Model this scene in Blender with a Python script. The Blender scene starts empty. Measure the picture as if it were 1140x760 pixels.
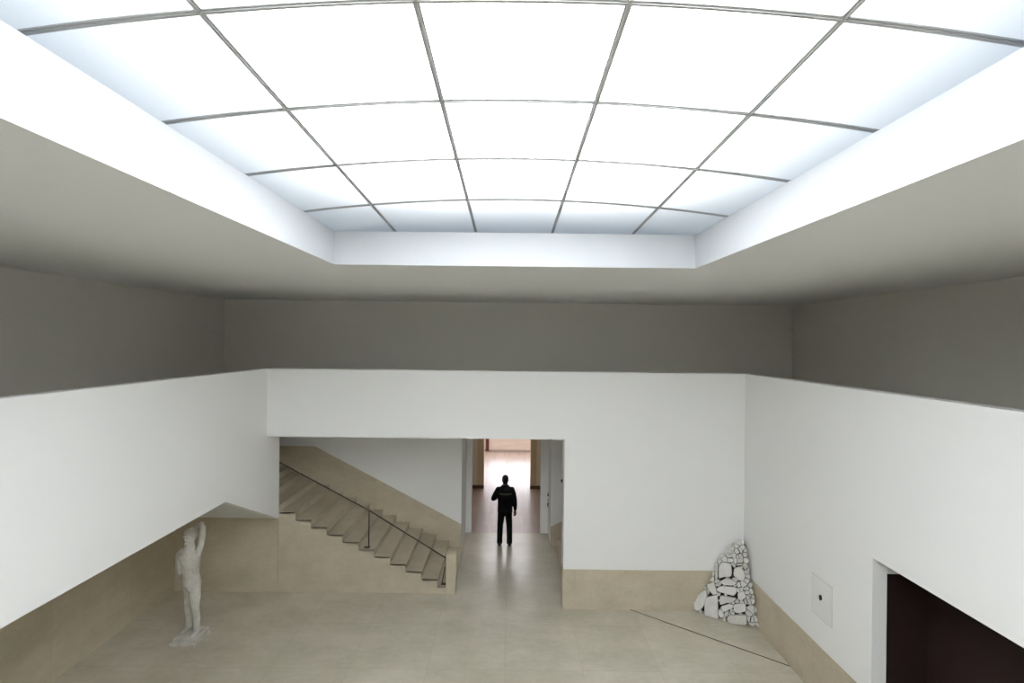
import bpy, bmesh, math, random
from mathutils import Vector, Matrix, noise
random.seed(11)
sc = bpy.context.scene
C = sc.collection
F, CX, CY, ROLL, EYE = 540.0, 567.5, 380.0, 0.011, 5.14      # focal length in px of the 1140x760 frame, principal point, roll, eye height

def uv(x, y):
    a, b = x - CX, y - CY
    return a + ROLL * b, b - ROLL * a
def at_y(x, y, Y):
    u, v = uv(x, y)
    return Vector((u * Y / F, Y, EYE - v * Y / F))

# ---------------------------------------------------------------- materials
def new_mat(name):
    m = bpy.data.materials.new(name); m.use_nodes = True
    nt = m.node_tree; b = nt.nodes['Principled BSDF']
    return m, nt, b
def plain(name, col, rough=0.5, metal=0.0, spec=0.5, bump=0.0, bscale=40):
    m, nt, b = new_mat(name)
    b.inputs['Base Color'].default_value = (*col, 1); b.inputs['Roughness'].default_value = rough
    b.inputs['Metallic'].default_value = metal; b.inputs['Specular IOR Level'].default_value = spec
    if bump:
        tc = nt.nodes.new('ShaderNodeTexCoord'); n = nt.nodes.new('ShaderNodeTexNoise'); bp = nt.nodes.new('ShaderNodeBump')
        n.inputs['Scale'].default_value = bscale; n.inputs['Detail'].default_value = 4
        bp.inputs['Strength'].default_value = bump; bp.inputs['Distance'].default_value = 0.01
        nt.links.new(tc.outputs['Object'], n.inputs['Vector']); nt.links.new(n.outputs['Fac'], bp.inputs['Height'])
        nt.links.new(bp.outputs['Normal'], b.inputs['Normal'])
    return m
def mottled(name, c1, c2, scale=2.5, rough=0.5, stretch=(1, 1, 1), spec=0.4, joints=None, c3=None, jcol=0.72, bump=0.05):
    """veined stone: two noises between c1 and c2, with optional joints (brick texture on chosen axes)"""
    m, nt, b = new_mat(name); N = nt.nodes; L = nt.links
    tc = N.new('ShaderNodeTexCoord'); mp = N.new('ShaderNodeMapping'); mp.inputs['Scale'].default_value = stretch
    L.new(tc.outputs['Object'], mp.inputs['Vector'])
    n1 = N.new('ShaderNodeTexNoise'); n1.inputs['Scale'].default_value = scale; n1.inputs['Detail'].default_value = 6; n1.inputs['Roughness'].default_value = .62
    n2 = N.new('ShaderNodeTexNoise'); n2.inputs['Scale'].default_value = scale * 9; n2.inputs['Detail'].default_value = 5
    L.new(mp.outputs['Vector'], n1.inputs['Vector']); L.new(mp.outputs['Vector'], n2.inputs['Vector'])
    r1 = N.new('ShaderNodeValToRGB'); r1.color_ramp.elements[0].position = .3; r1.color_ramp.elements[1].position = .72
    r1.color_ramp.elements[0].color = (*c1, 1); r1.color_ramp.elements[1].color = (*c2, 1)
    L.new(n1.outputs['Fac'], r1.inputs['Fac'])
    mx = N.new('ShaderNodeMixRGB'); mx.blend_type = 'MULTIPLY'; mx.inputs['Fac'].default_value = .5
    r2 = N.new('ShaderNodeValToRGB'); r2.color_ramp.elements[0].position = .3; r2.color_ramp.elements[1].position = .7
    r2.color_ramp.elements[0].color = (.86, .85, .83, 1); r2.color_ramp.elements[1].color = (1, 1, 1, 1)
    L.new(n2.outputs['Fac'], r2.inputs['Fac']); L.new(r1.outputs['Color'], mx.inputs['Color1']); L.new(r2.outputs['Color'], mx.inputs['Color2'])
    out = mx.outputs['Color']
    if joints:
        ax, bw, bh, off, mort, shift = joints
        sep = N.new('ShaderNodeSeparateXYZ'); cmb = N.new('ShaderNodeCombineXYZ'); L.new(tc.outputs['Object'], sep.inputs[0])
        for k in (0, 1):
            ad = N.new('ShaderNodeMath'); ad.operation = 'ADD'; ad.inputs[1].default_value = shift[k]
            L.new(sep.outputs[ax[k]], ad.inputs[0]); L.new(ad.outputs[0], cmb.inputs[k])
        br = N.new('ShaderNodeTexBrick'); br.inputs['Scale'].default_value = 1; br.inputs['Brick Width'].default_value = bw
        br.inputs['Row Height'].default_value = bh; br.inputs['Mortar Size'].default_value = mort; br.offset = off
        br.inputs['Mortar Smooth'].default_value = .3; br.inputs['Bias'].default_value = -.1
        br.inputs['Color1'].default_value = (1, 1, 1, 1); br.inputs['Color2'].default_value = (.93, .925, .915, 1)
        br.inputs['Mortar'].default_value = (jcol, jcol * .96, jcol * .9, 1)
        L.new(cmb.outputs[0], br.inputs['Vector'])
        m2 = N.new('ShaderNodeMixRGB'); m2.blend_type = 'MULTIPLY'; m2.inputs['Fac'].default_value = 1
        L.new(out, m2.inputs['Color1']); L.new(br.outputs['Color'], m2.inputs['Color2']); out = m2.outputs['Color']
    L.new(out, b.inputs['Base Color'])
    b.inputs['Roughness'].default_value = rough; b.inputs['Specular IOR Level'].default_value = spec
    if bump:
        bp = N.new('ShaderNodeBump'); bp.inputs['Strength'].default_value = bump; bp.inputs['Distance'].default_value = .004
        L.new(n2.outputs['Fac'], bp.inputs['Height']); L.new(bp.outputs['Normal'], b.inputs['Normal'])
    return m

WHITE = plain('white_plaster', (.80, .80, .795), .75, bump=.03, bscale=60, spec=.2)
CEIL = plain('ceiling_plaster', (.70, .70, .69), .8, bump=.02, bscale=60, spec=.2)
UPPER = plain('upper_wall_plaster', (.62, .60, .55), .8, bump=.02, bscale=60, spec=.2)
FLOOR = mottled('limestone_floor', (.485, .452, .362), (.625, .588, .49), .9, .25, (1, 1.5, 1), .65,
                joints=((0, 1), 1.22, 1.22, .0, .003, (.02, .95)), bump=.02, jcol=.8)
DADO = mottled('limestone_cladding', (.485, .425, .315), (.605, .54, .42), 1.4, .5, (1, 1, 1.8), .35,
               joints=((0, 2), 1.5, 3.0, .0, .002, (.2, 1)), bump=.03, jcol=.85)
DADOY = mottled('limestone_cladding_side', (.48, .42, .31), (.595, .53, .41), 1.4, .5, (1, 1, 1.8), .35,
                joints=((1, 2), 1.5, 3.0, .0, .002, (.3, 1)), bump=.03, jcol=.85)
STEP = mottled('limestone_steps', (.47, .41, .31), (.57, .51, .40), 2.2, .45, (1, 1, 1.5), .35, bump=.03)
MARBLE = mottled('weathered_marble', (.40, .385, .34), (.66, .64, .59), 5, .6, (1, 1, .7), .3, bump=.35)
FRAG = mottled('white_fragments', (.60, .595, .56), (.74, .735, .70), 7, .6, bump=.15)
FRAG2 = mottled('grey_white_fragments', (.52, .51, .47), (.66, .65, .61), 9, .6, bump=.15)
CORE = plain('dark_gap_shade', (.055, .053, .048), .9)  # near-black colour puts the shade between the fragments into the backing
BAR = plain('grey_metal_bar', (.42, .42, .41), .5)
RAILM = plain('dark_bronze_rail', (.06, .05, .042), .45, .4)
MAROON = plain('dark_maroon_panel', (.021, .0095, .0095), .6, bump=.05, bscale=8, spec=.25)
JACKET = plain('black_cloth', (.004, .004, .0045), .8, bump=.3, bscale=30, spec=.15)
TROUSER = plain('black_trouser_cloth', (.005, .005, .006), .8, bump=.3, bscale=30, spec=.15)
SHOE = plain('black_leather', (.008, .008, .008), .35)
SKIN = plain('skin', (.11, .062, .045), .55)
HAIR = plain('black_hair', (.006, .005, .005), .6)
STRIP = plain('dull_yellow_strip', (.04, .039, .022), .6)
TAN = plain('tan_plaster', (.74, .65, .50), .75, bump=.02)
BROWN = plain('brown_wood_panel', (.58, .45, .28), .55, bump=.05)
PINK = mottled('pale_pink_wood', (.58, .49, .43), (.70, .61, .54), 3, .5, (.3, 1, 3))
REDW = plain('dark_red_paint', (.09, .015, .015), .5)
DARK = plain('dark_metal', (.02, .018, .016), .4, .4)
STEEL = plain('pale_steel', (.6, .6, .58), .3, .8)
PANEL = plain('painted_panel', (.735, .74, .72), .5)
def wood_floor():
    m, nt, b = new_mat('wood_plank_floor'); N = nt.nodes; L = nt.links
    tc = N.new('ShaderNodeTexCoord'); mp = N.new('ShaderNodeMapping'); mp.inputs['Rotation'].default_value = (0, 0, math.pi / 2)
    L.new(tc.outputs['Object'], mp.inputs['Vector'])
    br = N.new('ShaderNodeTexBrick'); br.inputs['Scale'].default_value = 1; br.inputs['Brick Width'].default_value = 1.6; br.inputs['Row Height'].default_value = .11
    br.inputs['Mortar Size'].default_value = .002; br.inputs['Color1'].default_value = (.27, .195, .155, 1); br.inputs['Color2'].default_value = (.345, .26, .21, 1)
    br.inputs['Mortar'].default_value = (.2, .12, .08, 1); L.new(mp.outputs['Vector'], br.inputs['Vector'])
    n = N.new('ShaderNodeTexNoise'); n.inputs['Scale'].default_value = 3; mp2 = N.new('ShaderNodeMapping'); mp2.inputs['Scale'].default_value = (9, .8, 1)
    L.new(tc.outputs['Object'], mp2.inputs['Vector']); L.new(mp2.outputs['Vector'], n.inputs['Vector'])
    mx = N.new('ShaderNodeMixRGB'); mx.blend_type = 'MULTIPLY'; mx.inputs['Fac'].default_value = .35
    L.new(br.outputs['Color'], mx.inputs['Color1']); L.new(n.outputs['Fac'], mx.inputs['Color2']); L.new(mx.outputs['Color'], b.inputs['Base Color'])
    b.inputs['Roughness'].default_value = .30; b.inputs['Specular IOR Level'].default_value = .8
    return m
WOODF = wood_floor()
def glass_mat():
    m = bpy.data.materials.new('frosted_glass'); m.use_nodes = True; nt = m.node_tree; N = nt.nodes; L = nt.links
    N.clear(); o = N.new('ShaderNodeOutputMaterial'); t = N.new('ShaderNodeBsdfTranslucent'); d = N.new('ShaderNodeBsdfDiffuse'); mx = N.new('ShaderNodeMixShader')
    t.inputs['Color'].default_value = (.93, .97, 1, 1); d.inputs['Color'].default_value = (.8, .85, .88, 1); mx.inputs['Fac'].default_value = .3
    L.new(t.outputs[0], mx.inputs[1]); L.new(d.outputs[0], mx.inputs[2]); L.new(mx.outputs[0], o.inputs['Surface'])
    return m
GLASS = glass_mat()

# ---------------------------------------------------------------- mesh helpers
def link(name, me, mat, parent=None):
    o = bpy.data.objects.new(name, me); C.objects.link(o)
    if mat: me.materials.clear(); me.materials.append(mat)
    if parent: o.parent = parent
    return o
def obj(name, bm, mat, parent=None, smooth=False):
    bmesh.ops.recalc_face_normals(bm, faces=bm.faces[:])
    me = bpy.data.meshes.new(name); bm.to_mesh(me); bm.free()
    if smooth:
        for p in me.polygons: p.use_smooth = True
    return link(name, me, mat, parent)
def struct(name, bm, mat, parent=None):
    o = obj(name, bm, mat, parent)
    if not parent: o['kind'] = 'structure'
    return o
def tag(o, label, cat, group=None):
    o['label'] = label; o['category'] = cat
    if group: o['group'] = group
    return o
def thing(name, label, cat, loc=(0, 0, 0), rz=0, group=None):
    o = bpy.data.objects.new(name, None); C.objects.link(o); o.location = loc; o.rotation_euler = (0, 0, rz); o.empty_display_size = .1
    return tag(o, label, cat, group)
def box(bm, x0, x1, y0, y1, z0, z1, bev=0):
    M = Matrix.Translation(((x0 + x1) / 2, (y0 + y1) / 2, (z0 + z1) / 2)) @ Matrix.Diagonal((x1 - x0, y1 - y0, z1 - z0, 1))
    r = bmesh.ops.create_cube(bm, size=1, matrix=M)
    if bev:
        es = list({e for v in r['verts'] for e in v.link_edges})
        bmesh.ops.bevel(bm, geom=es, offset=bev, segments=2, affect='EDGES', profile=.5)
    return bm
def B(*a, **k): return box(bmesh.new(), *a, **k)
def prism(bm, pts, d):
    """closed polygon of 3-D points extruded by vector d"""
    d = Vector(d); a = [bm.verts.new(p) for p in pts]; b = [bm.verts.new(Vector(p) + d) for p in pts]; n = len(pts)
    bm.faces.new(a); bm.faces.new(b[::-1])
    for i in range(n): bm.faces.new((a[i], a[(i + 1) % n], b[(i + 1) % n], b[i]))
    return bm
def tube(bm, pts, r, seg=12):
    pts = [Vector(p) for p in pts]; R = r if isinstance(r, (list, tuple)) else [r] * len(pts); rings = []
    for i, p in enumerate(pts):
        t = (pts[min(i + 1, len(pts) - 1)] - pts[max(i - 1, 0)]).normalized()
        q = Vector((0, 0, 1)) if abs(t.z) < .9 else Vector((0, 1, 0))
        a = t.cross(q).normalized(); b = t.cross(a)
        rings.append([bm.verts.new(p + (a * math.cos(2 * math.pi * k / seg) + b * math.sin(2 * math.pi * k / seg)) * R[i]) for k in range(seg)])
    for i in range(len(rings) - 1):
        for k in range(seg): bm.faces.new((rings[i][k], rings[i][(k + 1) % seg], rings[i + 1][(k + 1) % seg], rings[i + 1][k]))
    bm.faces.new(rings[0]); bm.faces.new(rings[-1][::-1])
    return bm
def ball(bm, c, r, seg=16):
    r = r if isinstance(r, (list, tuple)) else (r, r, r)
    bmesh.ops.create_uvsphere(bm, u_segments=seg, v_segments=max(8, seg // 2), radius=1, matrix=Matrix.Translation(c) @ Matrix.Diagonal((*r, 1)))
def limb(bm, pts):
    """tapered limb through (x,y,z,r): tube with balls at the joints"""
    P = [Vector(p[:3]) for p in pts]; R = [p[3] for p in pts]
    tube(bm, P, R, 14)
    for p, r in zip(P, R): ball(bm, p, r * 1.0, 14)
def loft(bm, rings, seg=28):
    """trunk: stacked ellipses (x,y,z,rx,ry)"""
    V = []
    for (x, y, z, rx, ry) in rings:
        V.append([bm.verts.new((x + rx * math.cos(2 * math.pi * k / seg), y + ry * math.sin(2 * math.pi * k / seg), z)) for k in range(seg)])
    for i in range(len(V) - 1):
        for k in range(seg): bm.faces.new((V[i][k], V[i][(k + 1) % seg], V[i + 1][(k + 1) % seg], V[i + 1][k]))
    bm.faces.new(V[0][::-1]); bm.faces.new(V[-1])
def fused(name, bm, vox, mat, parent, smooth=3, dec=None):
    """one continuous skin over everything in bm"""
    bmesh.ops.recalc_face_normals(bm, faces=bm.faces[:])
    me = bpy.data.meshes.new('tmp'); bm.to_mesh(me); bm.free()
    t = bpy.data.objects.new('tmp', me); C.objects.link(t)
    m = t.modifiers.new('r', 'REMESH'); m.mode = 'VOXEL'; m.voxel_size = vox
    if smooth:
        s = t.modifiers.new('s', 'SMOOTH'); s.iterations = smooth; s.factor = .5
    if dec:
        d = t.modifiers.new('d', 'DECIMATE'); d.ratio = dec
    dg = bpy.context.evaluated_depsgraph_get(); dg.update()
    me2 = bpy.data.meshes.new_from_object(t.evaluated_get(dg)); me2.name = name
    bpy.data.objects.remove(t); bpy.data.meshes.remove(me)
    for p in me2.polygons: p.use_smooth = True
    return link(name, me2, mat, parent)

# ---------------------------------------------------------------- room dimensions (metres)
XL, XR, YF = -4.66, 4.55, 9.35            # inner faces of the white walls
XL2, XR2, YU = -6.70, 6.63, 11.37         # upper set-back walls
YB = -6.0
ZT, ZC = 4.565, EYE + .916                # parapet top, ceiling
OX0, OX1, OY0, OY1 = -2.15, 2.255, -4.0, 5.92   # skylight opening
ZG = EYE + 1.325                          # top of its upstand
YS, YSB = 9.87, 11.80                     # stair flank and the wall behind the stair
XP0, XP1 = -1.13, 1.08                    # passage
YD = 13.03                                # gallery threshold

# floor and ceilings
struct('floor', B(-6.9, 6.7, YB, YD, -.2, 0), FLOOR)
struct('floor_gallery', B(-4.2, 4.2, YD, 23.2, -.2, 0), WOODF)
bm = bmesh.new()
for a in ((XL2 - .1, OX0 - .001, YB, YU + .1), (OX1 + .001, XR2 + .1, YB, YU + .1)): box(bm, *a, ZC, ZC + .2)
box(bm, OX0 - .001, OX1 + .001, OY1 + .001, YU + .1, ZC, ZC + .2); box(bm, OX0 - .001, OX1 + .001, YB, OY0 - .001, ZC, ZC + .2)
struct('ceiling', bm, CEIL)
bm = bmesh.new()                          # upstand round the opening
t = .1
box(bm, OX0 - t, OX0, OY0 - t, OY1 + t, ZC + .001, ZG); box(bm, OX1, OX1 + t, OY0 - t, OY1 + t, ZC + .001, ZG)
box(bm, OX0, OX1, OY1, OY1 + t, ZC + .001, ZG); box(bm, OX0, OX1, OY0 - t, OY0, ZC + .001, ZG)
struct('trim_1', bm, plain('cool_white_paint', (.66, .675, .70), .7, spec=.2))

# white walls
bm = bmesh.new()
prism(bm, [(XL, YB, 2.446), (XL, 8.0, 2.446), (XL, 9.868, 1.49), (XL, 9.868, 3.3), (XL, 9.5, 3.3), (XL, 9.5, ZT), (XL, YB, ZT)], (-.14, 0, 0))
struct('wall_left', bm, WHITE)
bm = bmesh.new()
prism(bm, [(XL, YF, 3.26), (XP1, YF, 3.26), (XP1, YF, 0), (XR, YF, 0), (XR, YF, ZT), (XL, YF, ZT)], (0, .3, 0))
struct('wall_front', bm, WHITE)
DY0, DY1, DZ = 3.9, 6.04, 2.54            # doorway in the right wall
bm = bmesh.new()
prism(bm, [(XR, YB, 0), (XR, DY0, 0), (XR, DY0, DZ), (XR, DY1, DZ), (XR, DY1, 0), (XR, YF + .3, 0), (XR, YF + .3, ZT), (XR, YB, ZT)], (.18, 0, 0))
struct('wall_right', bm, WHITE)
struct('wall_back', B(XL2 - .1, XR2 + .1, YB - .2, YB, 0, ZC + .2), WHITE)
# set-back upper walls and the gutters behind the parapets
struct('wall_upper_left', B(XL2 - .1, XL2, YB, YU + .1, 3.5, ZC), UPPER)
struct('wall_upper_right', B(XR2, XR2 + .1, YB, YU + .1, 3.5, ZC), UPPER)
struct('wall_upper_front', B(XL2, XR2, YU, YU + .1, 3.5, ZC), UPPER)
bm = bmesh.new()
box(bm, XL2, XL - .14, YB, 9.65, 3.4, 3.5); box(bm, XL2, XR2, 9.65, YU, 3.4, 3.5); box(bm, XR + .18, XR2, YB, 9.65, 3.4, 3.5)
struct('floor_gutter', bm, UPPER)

# recess under the left wall
struct('wall_recess_left', B(-6.95, -6.75, YB, 11.9, 0, 3.4), DADOY)
bm = bmesh.new()
prism(bm, [(-6.75, YB, 2.446), (-6.75, 8.0, 2.446), (-6.75, 9.868, 1.49), (-6.75, 9.868, 1.66), (-6.75, 8.05, 2.62), (-6.75, YB, 2.62)], (6.75 + XL - .141, 0, 0))
struct('ceiling_recess', bm, CEIL)

# stair recess: back wall, stone dado following the stair, its ceiling
struct('wall_stair', B(-6.75, XP0, YSB, YSB + .15, 0, 3.3), WHITE)
pt = at_y(350.5, 496.5, YSB); pb = at_y(516, 583.5, YSB)
prm = [(-6.75, YSB, 0), (XP0 + .012, YSB, 0), (XP0 + .012, YSB, pb.z), (pt.x, YSB, pt.z), (-6.75, YSB, pt.z)]
struct('baseboard_stair', prism(bmesh.new(), prm, (0, -.02, 0)), DADO)
struct('wall_passage_left', B(XP0 - .15, XP0, YSB + .15, YD, 0, 3.3), WHITE)
bm = bmesh.new(); box(bm, -6.75, 4.55, 9.65, YD, 3.3, 3.4)
struct('ceiling_stair', bm, CEIL)
# right of the passage: a second stair seen only as a sliver
struct('wall_passage_right', B(XP1, XP1 + .15, 12.4, YD, 0, 3.3), WHITE)
struct('wall_stair_right', B(XP1, 4.55, 12.25, 12.4, 0, 3.3), WHITE)
struct('wall_stair_end', B(4.55, 4.7, 9.65, 12.4, 0, 3.4), WHITE)
struct('baseboard_stair_right', prism(bmesh.new(), [(XP1, 12.25, 0), (4.5, 12.25, 0), (4.5, 12.25, 2.2), (4.2, 12.25, 2.05), (XP1, 12.25, .48)], (0, -.02, 0)), DADO)
# gallery beyond
bm = bmesh.new(); box(bm, -4.2, -.98, YD, YD + .2, 0, 3.3); box(bm, .876, 4.2, YD, YD + .2, 0, 3.3); box(bm, -.98, .876, YD, YD + .2, 3.0, 3.3)
struct('wall_gallery_front', bm, WHITE)
bm = bmesh.new(); box(bm, -4.2, -1.02, 17.0, 17.25, 0, 4.0); box(bm, .90, 4.2, 17.0, 17.25, 0, 4.0); box(bm, -1.02, .90, 17.0, 17.25, 3.2, 4.0)
struct('wall_gallery_middle', bm, TAN)
bm = bmesh.new(); box(bm, -1.08, -.86, 16.96, 17.3, 0, 3.2); box(bm, .775, .985, 16.96, 17.3, 0, 3.2)
struct('trim_2', bm, BROWN)
bm = bmesh.new(); box(bm, -1.4, -.85, 16.93, 16.959, 0, .11); box(bm, .765, 1.4, 16.93, 16.959, 0, .11)
struct('baseboard_gallery', bm, plain('dark_skirting', (.10, .06, .03), .5))
struct('wall_gallery_left', B(-4.4, -4.2, YD, 23.2, 0, 4.0), TAN)
struct('wall_gallery_right', B(4.2, 4.4, YD, 23.2, 0, 4.0), TAN)
struct('wall_gallery_end', B(-4.2, 4.2, 22.75, 22.95, 0, 4.0), PINK)
struct('baseboard_gallery_end', B(-4.2, 4.2, 22.72, 22.75, 0, .07), plain('grey_skirting', (.35, .3, .27), .5))
struct('ceiling_gallery', B(-4.4, 4.4, YD + .2, 23.2, 4.0, 4.2), WHITE)
p = at_y(542.6, 495, 22.6)
o = struct('trim_3', B(p.x - .07, p.x + .07, 22.6, 22.72, .03, 3.2), REDW)

# stone skirtings of the court
struct('baseboard_front', B(XP1 - .012, XR - .013, YF - .012, YF, 0, .765), DADO)
struct('baseboard_front_end', B(XP1 - .012, XP1, YF, YF + .3, 0, .765), DADOY)
struct('baseboard_right', B(XR - .012, XR, DY1 + .22, YF, 0, .765), DADOY)

# ---------------------------------------------------------------- doorway on the right
bm = bmesh.new()
prism(bm, [(XR + .0, DY1, DZ), (XR, DY0, DZ), (XR, DY0, DZ - .045), (XR, DY1, DZ - .045)], (.16, 0, 0))
struct('trim_4', bm, plain('white_door_lining', (.82, .82, .81), .5))
bm = bmesh.new()
box(bm, XR + .181, XR + .75, DY1 - .004, DY1 + .14, 2.30, DZ + .1)
struct('trim_5', bm, WHITE)
bm = bmesh.new()
box(bm, XR + .185, XR + .75, DY1 + .02, DY1 + .1, 0, 2.295); box(bm, XR + .70, XR + .76, DY0 - .6, DY1 + .01, 0, 2.9)
box(bm, XR + .185, XR + .75, DY0 - .6, DY0 - .5, 0, 2.9)
d = struct('door_1', bm, MAROON)

# ---------------------------------------------------------------- staircase
st = thing('staircase', 'pale limestone staircase climbing to the left behind the wide opening', 'staircase', (-1.1, YS, 0))
def rel(bm, o):
    bmesh.ops.translate(bm, verts=bm.verts[:], vec=-Vector(o.location)); return bm
GO, RI = .3225, .147
for k in range(1, 16):
    x1 = -1.10 - GO * (k - 1); x0 = x1 - GO if k < 15 else -6.74
    b = B(x0 + .0006, x1, YS, YSB - .021, 0, RI * k - .004)
    box(b, x0 + .0006, x1 + .012, YS, YSB - .021, RI * k - .03, RI * k)     # nosing
    obj('step', rel(b, st), STEP, st)
nw = B(-1.245, -1.045, 9.835, 10.02, 0, .81, bev=.008); obj('newel', rel(nw, st), mottled('newel_stone', (.50, .445, .33), (.61, .55, .43), 2.5, .5), st)
# bank of stone below the landing on the left of the stair
struct('wall_stair_side', B(-6.75, XL, YS - .02, YS - .001, 0, 1.50), DADO)
r1 = Vector((-5.2, 9.95, 2.92)); a = at_y(313, 515.5, 9.95); r2 = at_y(411, 568, 9.95); r3 = at_y(496.5, 621, 9.95)
a.y = r2.y = r3.y = 9.95; r1 = a + (a - r2) * .35
bm = bmesh.new(); tube(bm, [r1, a, r2, r3], .0125, 10)
rb = obj('handrail', rel(bm, st), RAILM, st, True); rb['label'] = 'thin dark metal handrail'
bm = bmesh.new(); tube(bm, [(r2.x, 9.95, RI * 6), (r2.x, 9.95, r2.z - .005)], .012, 10)
box(bm, r2.x - .09, r2.x + .02, 9.91, 9.99, RI * 6, RI * 6 + .012)
obj('post', rel(bm, st), RAILM, rb)
bm = bmesh.new(); tube(bm, [r3, (r3.x, 9.95, RI + .01)], .011, 10); tube(bm, [(r3.x - .02, 9.95, .5), (r3.x - .075, 9.95, RI + .012)], .009, 8)
box(bm, r3.x - .09, r3.x + .01, 9.91, 9.99, RI, RI + .012)
obj('post', rel(bm, st), RAILM, rb)
# sliver of the right-hand stair
st2 = thing('staircase', 'sliver of a second stone stair behind the front wall, right of the passage', 'staircase', (1.22, 9.9, 0))
for k in range(1, 9):
    x0 = 1.22 + GO * (k - 1); b = B(x0, 4.5 if k == 8 else x0 + GO - .0006, 9.9, 12.229, 0, RI * k)
    obj('step', rel(b, st2), STEP, st2)

# ---------------------------------------------------------------- skylight: shallow vaulted grid of frosted panes
def gz(x, y): return EYE + (1.56 - .04 * (y - 4)) * (1 - .0200 * (x - .04) ** 2)
GXS = [-3.05, -2.49, -1.485, -.465, .55, 1.565, 2.57, 3.1]
GYS = [-4.3, -3.32, -2.38, -1.44, -.5, .44, 1.38, 2.30, 3.19, 4.108, 5.148, 6.80, 6.9]
sky = thing('skylight', 'large frosted glass skylight with thin grey bars over the court', 'skylight', (0, 2.3, ZG))
for i in range(len(GXS) - 1):
    for j in range(len(GYS) - 1):
        bm = bmesh.new(); n = 7
        vv = [[None] * 2 for _ in range(n)]
        X0, X1, Y0, Y1 = GXS[i], GXS[i + 1], GYS[j], GYS[j + 1]
        top = []
        for k in range(n):
            x = X0 + (X1 - X0) * k / (n - 1)
            vv[k] = [bm.verts.new((x, Y0, gz(x, Y0))), bm.verts.new((x, Y1, gz(x, Y1)))]
        for k in range(n - 1): bm.faces.new((vv[k][0], vv[k][1], vv[k + 1][1], vv[k + 1][0]))
        o = obj('glass_pane', rel(bm, sky), GLASS, sky, True)
def bar(p0, p1, w, n):
    bm = bmesh.new(); rows = []
    along_x = abs(p1[0] - p0[0]) > abs(p1[1] - p0[1])
    for k in range(n + 1):
        x = p0[0] + (p1[0] - p0[0]) * k / n; y = p0[1] + (p1[1] - p0[1]) * k / n; z = gz(x, y)
        o = (0, w / 2) if along_x else (w / 2, 0); q = (0, w / 5) if along_x else (w / 5, 0)
        rows.append([bm.verts.new((x + s * e[0], y + s * e[1], z + dz)) for (s, e, dz) in
                     ((-1, o, -.003), (-1, o, -.010), (-1, q, -.010), (-1, q, -.018), (1, q, -.018), (1, q, -.010), (1, o, -.010), (1, o, -.003))])
    m = len(rows[0])
    for k in range(n):
        for c in range(m): bm.faces.new((rows[k][c], rows[k][(c + 1) % m], rows[k + 1][(c + 1) % m], rows[k + 1][c]))
    bm.faces.new(rows[0]); bm.faces.new(rows[-1][::-1])
    return bm
for x in GXS[1:-1]: obj('glazing_bar', rel(bar((x, GYS[0] + .02), (x, 6.85), .034, 20), sky), BAR, sky)
for y in GYS[1:-1]: obj('glazing_bar', rel(bar((-3.04, y), (3.09, y), .038, 40), sky), BAR, sky)
# light well over the glass
bm = bmesh.new()
box(bm, -3.25, -3.06, -4.6, 7.1, ZC + .201, 8.4); box(bm, 3.11, 3.3, -4.6, 7.1, ZC + .201, 8.4)
box(bm, -3.06, 3.11, -4.6, -4.31, ZC + .201, 8.4); box(bm, -3.06, 3.11, 6.92, 7.1, ZC + .201, 8.4); box(bm, -3.25, 3.3, -4.6, 7.1, 8.4, 8.5)
struct('ceiling_light_well', bm, plain('light_well_paint', (.30, .335, .37), .8))

def area(name, loc, sx, sy, power, col, rot=(0, 0, 0)):
    l = bpy.data.lights.new(name, 'AREA'); l.shape = 'RECTANGLE'; l.size = sx; l.size_y = sy; l.energy = power; l.color = col
    o = bpy.data.objects.new(name, l); C.objects.link(o); o.location = loc; o.rotation_euler = rot
    return o
area('skylight_lamp', (.05, .5, 7.20), 2.62, 8.6, 1110, (.995, .985, .988))
area('gallery_lamp', (0, 20.0, 3.95), 4.0, 4.0, 250, (.95, .95, 1))
area('gallery_front_fill', (0, 14.6, 3.2), 2.5, 1.5, 15, (1, .95, .9))  # fill light without a known fixture, added to brighten the brown gallery walls
def added_window_glow():
    m, nt, b = new_mat('added_glow_panel'); b.inputs['Base Color'].default_value = (.8, .85, .9, 1)
    b.inputs['Emission Color'].default_value = (.86, .90, 1, 1); b.inputs['Emission Strength'].default_value = 7.0
    return m
wn = struct('added_window', B(-2.6, 2.6, 22.70, 22.715, .66, 1.75), added_window_glow())  # unseen glowing window, added and shaped for the glare on the gallery floor
bm = bmesh.new()
for x in (-2.64, -1.3, 0, 1.3, 2.64): box(bm, x - .04, x + .04, 22.66, 22.749, .62, 1.81)
for z in (.64, 1.78): box(bm, -2.6, 2.6, 22.66, 22.699, z - .04, z + .04)
obj('added_window_frame', bm, WHITE, wn)

# ---------------------------------------------------------------- corner sculpture of white fragments
A_ = Vector((3.52, 9.325, 0)); B_ = Vector((4.525, 8.70, 0)); P_ = at_y(823.5, 599, 9.17)
nrm = (B_ - A_).cross(P_ - A_).normalized()
if nrm.y > 0: nrm = -nrm
ex = (B_ - A_).normalized(); ey = nrm.cross(ex).normalized()
if ey.z < 0: ey = -ey
CAM = Vector((0, 0, EYE))
def to_face(x, y):
    d = at_y(x, y, 10) - CAM; t = (A_ - CAM).dot(nrm) / d.dot(nrm); q = CAM + d * t - A_
    return Vector((q.dot(ex), q.dot(ey)))
sculpt = thing('corner_sculpture', 'heap of white stone fragments filling the floor corner by the beige skirting', 'sculpture', (4.4, 9.1, 0))
outline = [(768, 676.5), (778, 661), (789, 646), (794, 634), (798, 622), (807, 613), (815, 605), (821, 600), (827, 599.5), (831, 606), (833, 620), (834.5, 636), (838, 652), (841, 670), (845, 697), (834, 696.5), (820, 694.5), (805, 691), (790, 686.5), (778, 681)]
OL = [to_face(*p) for p in outline]
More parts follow.
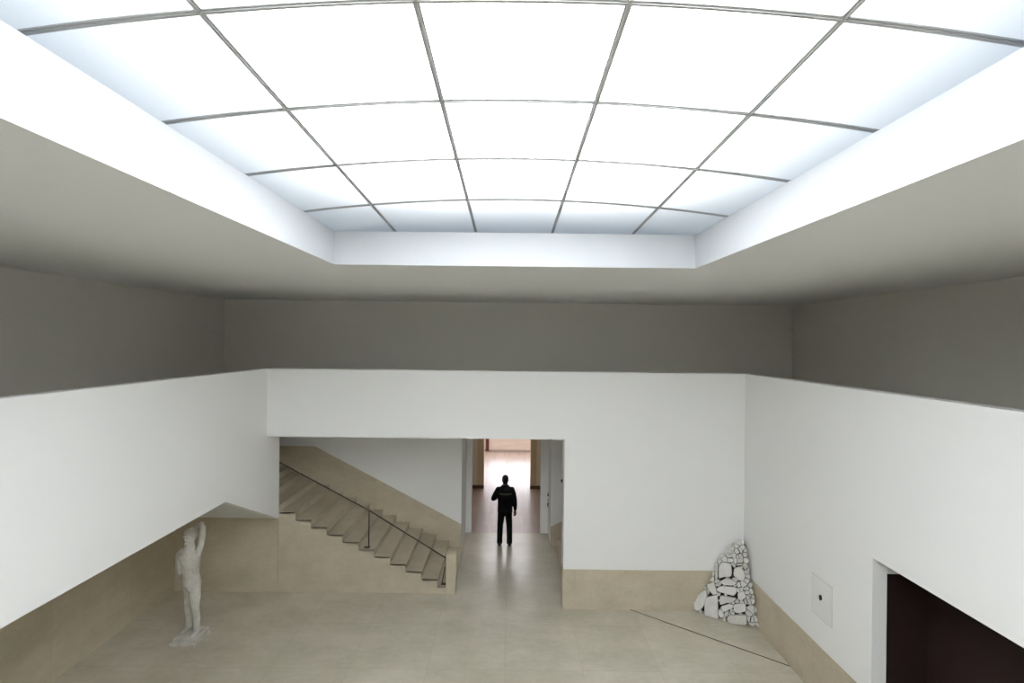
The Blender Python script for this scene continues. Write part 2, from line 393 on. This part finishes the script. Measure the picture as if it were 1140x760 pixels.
def inside(p, poly):
    c = False; n = len(poly)
    for i in range(n):
        a, b = poly[i], poly[i - 1]
        if (a.y > p.y) != (b.y > p.y) and p.x < (b.x - a.x) * (p.y - a.y) / (b.y - a.y) + a.x: c = not c
    return c
slabs = [[(784, 665), (799, 661.5), (799.6, 689.5), (784, 685)], [(773, 678), (772.5, 672), (779, 659.5), (786.5, 655.5), (787, 664), (783, 676), (776.5, 680)],
    [(787, 650.5), (795, 647), (796, 652), (799, 661), (794, 662.5), (788, 655)], [(800.4, 630), (804, 624.5), (814, 627), (815, 638.5), (813.5, 642), (806, 642), (800, 644)],
    [(817, 632.5), (823.6, 630), (828, 635), (829.5, 641.5), (828, 647), (820.7, 645), (816.4, 640)], [(801, 647.3), (807.3, 643.5), (815.5, 645), (821, 649), (815.5, 651.7), (805.5, 651)],
    [(797, 655.5), (801.5, 652), (820.4, 653.5), (820.4, 659.5), (817, 663.2), (805.7, 660), (799, 658.5)], [(801, 662), (812, 663.9), (820.4, 666), (815.5, 670), (809, 671), (801, 673.5)],
    [(801.6, 675), (812, 671.6), (816, 673.4), (816, 677), (812, 678.4), (804.5, 681.6)], [(817, 672), (830, 671), (831, 680), (820.4, 682.5), (816.6, 678.4)],
    [(809.5, 685.7), (814.6, 684.5), (831.8, 684), (831.8, 696), (813, 694.4), (809.5, 691)], [(803.5, 691), (805.7, 685.5), (807.8, 686), (808.8, 691.8)],
    [(795.6, 630), (799, 629), (799, 644), (796.4, 645)], [(821, 660), (828, 657), (831, 664), (825, 669), (821.5, 666)]]
slabs = [[to_face(*p) for p in q] for q in slabs]
px = 0.01735                                # metres per photograph pixel at the heap
S = []
tries = 0
while len(S) < 85 and tries < 20000:
    tries += 1
    x, y = random.uniform(768, 846), random.uniform(599, 698); p = to_face(x, y)
    if not inside(p, OL) or any(inside(p, q) for q in slabs): continue
    r = random.uniform(1.2, 2.3) * px
    if all((p - q).length > (r + rr) * .82 for q, rr in S): S.append((p, r))
nreal = len(S); ghosts = []
for i in range(len(OL)):
    a, b = OL[i], OL[(i + 1) % len(OL)]; L = (b - a).length; n2 = Vector(((b - a).y, -(b - a).x)).normalized()
    for k in range(max(1, int(L / .045))):
        q = a + (b - a) * ((k + .5) / max(1, int(L / .045)))
        for s in (1, -1):
            g = q + n2 * s * .028
            if not inside(g, OL): ghosts.append((g, .012))
nwall = nreal + len(ghosts)
for q in slabs:
    cq = sum(q, Vector((0, 0))) / len(q)
    for k in range(len(q)):
        a, b = q[k], q[(k + 1) % len(q)]; nk = max(2, int((b - a).length / .03))
        for t_ in range(nk):
            g = a.lerp(b, (t_ + .5) / nk); ghosts.append((g + (cq - g).normalized() * .012, .01))
core = bmesh.new()
def off(p2, h): return A_ + ex * p2.x + ey * p2.y + nrm * h
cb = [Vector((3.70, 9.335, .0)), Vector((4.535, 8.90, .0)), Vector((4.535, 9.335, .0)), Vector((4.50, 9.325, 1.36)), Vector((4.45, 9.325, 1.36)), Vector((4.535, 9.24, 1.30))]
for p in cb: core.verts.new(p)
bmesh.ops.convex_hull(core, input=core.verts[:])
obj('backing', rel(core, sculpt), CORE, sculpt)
def shard(poly, h1, tilt, h0=-.07):
    cen = sum(poly, Vector((0, 0))) / len(poly)
    tx, ty = random.uniform(-tilt, tilt), random.uniform(-tilt, tilt)
    bm = bmesh.new(); rings = []
    for (h, s) in ((h0, .97), (h1 - .006, 1.0), (h1, .93)):
        rings.append([bm.verts.new(off(cen + (p - cen) * s, h + (tx * (p - cen).x + ty * (p - cen).y if h > -.05 else 0))) for p in poly])
    n = len(poly)
    for a in range(2):
        for k in range(n): bm.faces.new((rings[a][k], rings[a][(k + 1) % n], rings[a + 1][(k + 1) % n], rings[a + 1][k]))
    bm.faces.new(rings[0]); bm.faces.new(rings[2])
    for v in bm.verts:
        v.co.z = max(v.co.z, .001); v.co.x = min(v.co.x, 4.536); v.co.y = min(v.co.y, 9.336)
    obj('stone_fragment', rel(bm, sculpt), FRAG if random.random() < .6 else FRAG2, sculpt)
for q in slabs:
    c = sum(q, Vector((0, 0))) / len(q)
    if len(q) > 4:
        new = []
        for k in range(len(q)):
            a, b = q[k], q[(k + 1) % len(q)]; new += [a.lerp(b, .13), a.lerp(b, .87)]
        q = new
    shard([c + (p - c) * .975 for p in q], random.uniform(.005, .025), .05)
for idx, (c, r) in enumerate(S):
    poly = [c + Vector((s, t)) * .4 for s, t in ((-1, -1), (1, -1), (1, 1), (-1, 1))]
    for j, (q, rr) in enumerate(S + ghosts):
        if j == idx: continue
        d = q - c; L = d.length
        if L > .75 or L < 1e-6: continue
        if j >= nreal: t_ = .5 * L if j < nwall else L - .008
        else: t_ = (L * L + r * r - rr * rr) / (2 * L)
        d = d / L; t_ -= .003 + .007 * random.random() ** 1.5
        new = []
        for k in range(len(poly)):
            a, b = poly[k], poly[(k + 1) % len(poly)]; da, db = (a - c).dot(d) - t_, (b - c).dot(d) - t_
            if da <= 0: new.append(a)
            if (da < 0) != (db < 0) and da != db: new.append(a + (b - a) * (da / (da - db)))
        poly = new
        if len(poly) < 3: break
    if len(poly) < 3: continue
    ar = abs(sum(poly[k].x * poly[k - 1].y - poly[k - 1].x * poly[k].y for k in range(len(poly)))) / 2
    if ar < .00012: continue
    shard(poly, random.uniform(-.015, .02), .10)
# dark wire across the corner
w0 = Vector((2.37, 9.33, .012)); w1 = Vector((4.53, 7.74, .012))
bm = bmesh.new(); tube(bm, [w0, w0.lerp(w1, .5), w1], .0065, 8)
tag(obj('barrier_wire', bm, plain('dark_wire', (.10, .085, .065), .5)), 'thin dark wire across the floor corner in front of the stone heap', 'wire')

# ---------------------------------------------------------------- access panel on the right wall
pn = thing('access_panel', 'square flush white access panel with a dark latch on the right wall', 'panel', (XR, 7.0, 1.465))
obj('panel_door', rel(B(XR - .012, XR, 6.79, 7.215, 1.19, 1.74, bev=.003), pn), PANEL, pn)
bm = bmesh.new(); bmesh.ops.create_cone(bm, cap_ends=True, segments=20, radius1=.032, radius2=.028, depth=.02, matrix=Matrix.Translation((XR - .018, 7.01, 1.49)) @ Matrix.Rotation(math.pi / 2, 4, 'Y') @ Matrix.Diagonal((1.25, .8, 1, 1)))
lt = obj('latch', rel(bm, pn), DARK, pn); lt['label'] = 'dark latch'
bm = B(XR - .006, XR, 6.775, 7.23, 1.175, 1.755); obj('panel_gap_shade', rel(bm, pn), plain('panel_shadow_gap', (.62, .62, .60), .7), pn)  # grey rim: shade of the gap round the panel put into its colour

# ---------------------------------------------------------------- passage fittings
hd = thing('door_handle', 'dark metal pull with a ring lock on the white jamb right of the person', 'handle', (1.0, YD, 1.1))
def jp(x, y, off_=.0): q = at_y(x, y, YD); return Vector((q.x, YD - off_, q.z))
bm = bmesh.new(); pts = [jp(612.6, 544, .012), jp(611.8, 547, .03), jp(610.9, 550.5, .035), jp(612.2, 554, .02)]
tube(bm, pts, [.012, .035, .045, .02], 10); obj('grip', rel(bm, hd), DARK, hd, True)
bm = bmesh.new(); tube(bm, [jp(612.3, 555.3, .02), jp(609.2, 555.6, .045)], [.018, .012], 8); obj('lever', rel(bm, hd), DARK, hd, True)
bm = bmesh.new(); c = jp(611.6, 561, .03); ring = []
tube(bm, [c + Vector((.045 * math.cos(a), 0, .085 * math.sin(a))) for a in [k * math.pi / 8 for k in range(17)]], .018, 8); obj('ring', rel(bm, hd), DARK, hd, True)
bm = bmesh.new(); ball(bm, c + Vector((.02, -.015, .01)), .022); k_ = obj('lock_barrel', rel(bm, hd), STEEL, hd, True); k_['label'] = 'pale lock barrel'
bm = bmesh.new(); q = at_y(626.6, 535, 12.25); bmesh.ops.create_cone(bm, cap_ends=True, segments=16, radius1=.05, radius2=.035, depth=.05, matrix=Matrix.Translation((q.x, 12.225, q.z)) @ Matrix.Rotation(math.pi / 2, 4, 'X'))
tag(obj('wall_button', bm, DARK), 'small round dark button high on the white wall right of the passage', 'button')

# ---------------------------------------------------------------- marble statue
sx, sy = -5.40, 8.29
stt = thing('marble_statue', 'weathered white marble nude with one raised arm standing under the left overhang', 'statue', (sx, sy, 0))
bm = B(-.215, .215, -.225, .225, 0, .055, bev=.008)
box(bm, -.185, .205, -.19, .20, .055, .105, bev=.012)
obj('plinth', bm, MARBLE, stt)
bm = bmesh.new()
loft(bm, [(.015, .02, .84, .125, .10), (.015, .01, .93, .145, .118), (.012, .01, 1.0, .143, .112), (.0, 0, 1.10, .130, .095), (-.005, 0, 1.20, .135, .098), (-.012, 0, 1.32, .160, .115), (-.02, .0, 1.42, .170, .115), (-.025, .0, 1.50, .145, .095), (-.03, .0, 1.57, .085, .07)])
for s in (-1, 1): ball(bm, (-.018 + s * .075, -.062, 1.41), (.09, .045, .07))          # chest
ball(bm, (.0, -.06, 1.15), (.095, .05, .13)); [ball(bm, (-.005 + s * .085, -.045, 1.20), (.05, .05, .10)) for s in (-1, 1)]; ball(bm, (.03, -.085, .88), (.03, .035, .04))
for s in (-1, 1): ball(bm, (.012 + s * .06, .06, .92), (.07, .065, .085))
limb(bm, [(.065, -.005, .90, .10), (.085, -.03, .72, .09), (.10, -.04, .57, .062), (.10, -.02, .45, .060), (.10, 0, .34, .056), (.10, 0, .20, .046), (.10, 0, .14, .048)])
limb(bm, [(.10, .01, .135, .042), (.105, -.08, .128, .036), (.11, -.15, .12, .026)])
limb(bm, [(-.045, .03, .88, .09), (-.075, .06, .70, .074), (-.10, .08, .55, .056), (-.11, .10, .42, .054), (-.115, .11, .24, .042), (-.115, .11, .145, .044)])
limb(bm, [(-.115, .11, .135, .04), (-.13, .03, .128, .034), (-.14, -.03, .12, .025)])
limb(bm, [(-.14, .0, 1.46, .085), (-.18, 0, 1.41, .085), (-.195, -.005, 1.27, .056), (-.185, -.02, 1.14, .045)])   # broken arm
limb(bm, [(.10, .01, 1.47, .066), (.135, .02, 1.58, .056), (.165, .03, 1.74, .050), (.165, .04, 1.89, .044), (.12, .07, 1.935, .042), (.02, .09, 1.88, .036)])
for k in range(4): limb(bm, [(.025 - .005 * k, .08, 1.875 - .02 * k, .016), (-.04, .07 - .006 * k, 1.885 - .022 * k, .013)])
limb(bm, [(-.025, 0, 1.53, .075), (-.03, -.01, 1.65, .070)])
ball(bm, (-.03, -.02, 1.735), (.088, .10, .122)); ball(bm, (-.03, .01, 1.775), (.103, .108, .11))
ball(bm, (-.035, -.115, 1.735), (.014, .02, .024)); ball(bm, (-.035, -.095, 1.665), (.035, .03, .03)); ball(bm, (-.035, -.105, 1.772), (.06, .02, .014))
limb(bm, [(-.11, .12, .15, .055), (-.105, .14, .40, .045), (-.08, .12, .62, .05)])       # trunk support behind the leg
fused('figure', bm, .009, MARBLE, stt, 2)

# ---------------------------------------------------------------- guard in the passage
gd = thing('person', 'person in black jacket and trousers standing in the passage, seen from behind', 'person', (-.075, 12.28, 0))
def arm(bm, pts): limb(bm, pts)
LA = [(-.172, 0, 1.395, .052), (-.238, -.02, 1.29, .047), (-.295, -.03, 1.175, .043)]
LF = [(-.295, -.03, 1.175, .043), (-.25, .10, 1.15, .040), (-.19, .22, 1.165, .029)]
RA = [(.172, 0, 1.395, .052), (.218, -.012, 1.27, .047), (.245, -.02, 1.12, .042)]
RF = [(.245, -.02, 1.12, .042), (.255, .0, 1.0, .038), (.262, .03, .87, .028)]
def hand(bm, w, along, side, nrm_, curl):
    """palm, four unequal bent fingers and a thumb leaving the side of the palm"""
    w = Vector(w); f = Vector(along).normalized(); s = Vector(side).normalized(); n = Vector(nrm_).normalized()
    for k in (-1.5, -.5, .5, 1.5):
        limb(bm, [(*(w + s * k * .013), .016), (*(w + f * .085 + s * k * .022), .0145)])
    for k, L in zip((-1.5, -.5, .5, 1.5), (.066, .078, .074, .058)):
        p = w + f * .085 + s * k * .022; d = f.copy(); pts = [(*p, .0115)]
        for q in range(3):
            d = (Matrix.Rotation(curl, 3, f.cross(n)) @ d); d.normalize(); p = p + d * L * (.42, .33, .25)[q]; pts.append((*p, (.0105, .010, .0088)[q]))
        limb(bm, pts)
    p = w + f * .025 - s * .022; d = (f * .75 - s * .65 + n * .25).normalized(); q = p + d * .045; e = (f + n * .4).normalized()
    limb(bm, [(*p, .014), (*q, .011), (*(q + e * .03), .009)])
bm = bmesh.new()
loft(bm, [(0, 0, .84, .13, .09), (0, 0, .92, .165, .11), (0, 0, 1.05, .145, .095), (0, 0, 1.2, .16, .105), (0, 0, 1.33, .175, .11), (0, 0, 1.42, .165, .09), (0, -.005, 1.48, .09, .065)])
limb(bm, [(0, -.01, 1.46, .066), (0, .003, 1.56, .060)])
ball(bm, (0, .012, 1.645), (.077, .094, .114), 24); ball(bm, (0, .03, 1.585), (.052, .06, .05), 20)
ball(bm, (0, .108, 1.632), (.012, .018, .022)); ball(bm, (0, .09, 1.588), (.025, .014, .008)); ball(bm, (0, .088, 1.668), (.05, .016, .008))
for s in (-1, 1): ball(bm, (s * .076, .0, 1.635), (.012, .022, .033)); ball(bm, (s * .03, .095, 1.65), (.012, .008, .008))
for q in (LA, LF, RA, RF): limb(bm, q)
hand(bm, (.262, .03, .87), (.03, .12, -1), (.6, -.8, 0), (-.8, -.6, 0), .28)
hand(bm, (-.19, .22, 1.165), (.65, .6, .05), (0, .1, -1), (.6, -.75, 0), .5)
for s, xa in ((-1, -.125), (1, .122)):
    limb(bm, [(s * .085, 0, .88, .085), (s * .10, .005, .68, .07), (xa * .93, .01, .50, .055), (xa * .97, -.01, .34, .052), (xa, -.02, .12, .038)])
    limb(bm, [(xa, -.03, .05, .032), (xa + s * .02, .08, .04, .03), (xa + s * .035, .15, .03, .02)])
fused('body', bm, .0065, SKIN, gd, 1)
bm = bmesh.new()                            # jacket
loft(bm, [(0, 0, .82, .190, .135), (0, 0, .92, .192, .137), (0, 0, 1.05, .185, .125), (0, 0, 1.2, .190, .128), (0, 0, 1.33, .205, .132), (0, -.003, 1.40, .205, .115), (0, -.005, 1.44, .165, .098), (0, -.006, 1.475, .115, .085), (0, -.005, 1.52, .072, .072)])
for q in (LA, RA): limb(bm, [(x, y, z, r + .019) for x, y, z, r in q])
limb(bm, [(x, y, z, r + .018) for x, y, z, r in LF[:2]] + [(-.2, .205, 1.163, .043)])
limb(bm, [(x, y, z, r + .018) for x, y, z, r in RF[:2]] + [(.26, .026, .895, .043)])
fused('jacket', bm, .010, JACKET, gd, 3)
bm = bmesh.new()                            # collar
tube(bm, [(.068 * math.cos(a), -.002 + .066 * math.sin(a), 1.505) for a in [k * math.pi / 10 for k in range(21)]], .014, 8); fused('collar', bm, .006, JACKET, gd, 1)
bm = bmesh.new()                            # trousers
loft(bm, [(0, 0, .76, .125, .10), (0, 0, .84, .176, .122), (0, 0, .95, .178, .122)])
for s, xa in ((-1, -.125), (1, .122)):
    limb(bm, [(s * .088, 0, .84, .098), (s * .098, .005, .68, .088), (xa * .93, .01, .50, .077), (xa * .97, -.005, .34, .074), (xa, -.02, .17, .070), (xa, -.02, .075, .072)])
fused('trousers', bm, .010, TROUSER, gd, 3)
EYE_W = plain('eye_white', (.6, .58, .54), .3)
for s in (-1, 1):
    bm = bmesh.new(); ball(bm, (s * .029, .094, 1.652), (.013, .011, .007), 16); e_ = obj('eye', bm, EYE_W, gd, True); e_['label'] = 'pale eye'
    bm = bmesh.new(); ball(bm, (s * .029, .1035, 1.652), (.0055, .004, .0055), 12); obj('iris', bm, DARK, e_, True)
bm = bmesh.new(); ball(bm, (0, .1005, 1.589), (.024, .007, .0065), 16); obj('lips', bm, plain('lips', (.13, .055, .045), .5), gd, True)
for s, xa in ((-1, -.125), (1, .122)):
    bm = bmesh.new()
    limb(bm, [(xa, -.055, .045, .043), (xa + s * .012, .03, .045, .044), (xa + s * .028, .12, .04, .040), (xa + s * .036, .175, .034, .030)])
    box(bm, xa - .04, xa + .04, -.095, .06, .001, .03)
    for v in bm.verts: v.co.z = max(v.co.z, .001)
    fused('shoe', bm, .007, SHOE, gd, 2)
bm = bmesh.new(); ball(bm, (0, -.004, 1.668), (.084, .098, .100), 24); ball(bm, (0, -.03, 1.622), (.077, .066, .09), 20)
fused('hair', bm, .007, HAIR, gd, 1)
bm = bmesh.new()                            # dull reflective lettering strip across the shoulders
n = 14; rows = []
for k in range(n + 1):
    x = -.16 + .32 * k / n; y = -.139 * math.sqrt(max(.05, 1 - (x / .206) ** 2)) - .004
    rows.append([bm.verts.new((x, y, z)) for z in (1.292, 1.335)] + [bm.verts.new((x, y + .012, z)) for z in (1.335, 1.292)])
for k in range(n):
    for c in range(4): bm.faces.new((rows[k][c], rows[k][(c + 1) % 4], rows[k + 1][(c + 1) % 4], rows[k + 1][c]))
bm.faces.new(rows[0]); bm.faces.new(rows[-1][::-1])
s_ = obj('reflective_strip', bm, STRIP, gd); s_['label'] = 'dull yellow strip across the back of the jacket'

# ---------------------------------------------------------------- world, camera, view
w = bpy.data.worlds.new('world'); sc.world = w; w.use_nodes = True
w.node_tree.nodes['Background'].inputs[0].default_value = (.8, .9, 1, 1); w.node_tree.nodes['Background'].inputs[1].default_value = .02
cd = bpy.data.cameras.new('camera'); cam = bpy.data.objects.new('camera', cd); C.objects.link(cam); sc.camera = cam
cd.sensor_width = 36; cd.lens = 36 * F / 1140; cd.shift_x = (570 - CX) / 1140; cd.clip_start = .05; cd.clip_end = 100
cam.matrix_world = Matrix.Translation(CAM) @ Matrix.Rotation(math.pi / 2, 4, 'X') @ Matrix.Rotation(ROLL, 4, 'Z')
vs = sc.view_settings; sc.display_settings.display_device = 'sRGB'; vs.view_transform = 'Standard'; vs.look = 'None'; vs.gamma = 1; vs.exposure = 0; vs.use_curve_mapping = False
sc.cycles.max_bounces = 16; sc.cycles.diffuse_bounces = 10; sc.cycles.transmission_bounces = 10; sc.cycles.use_denoising = True
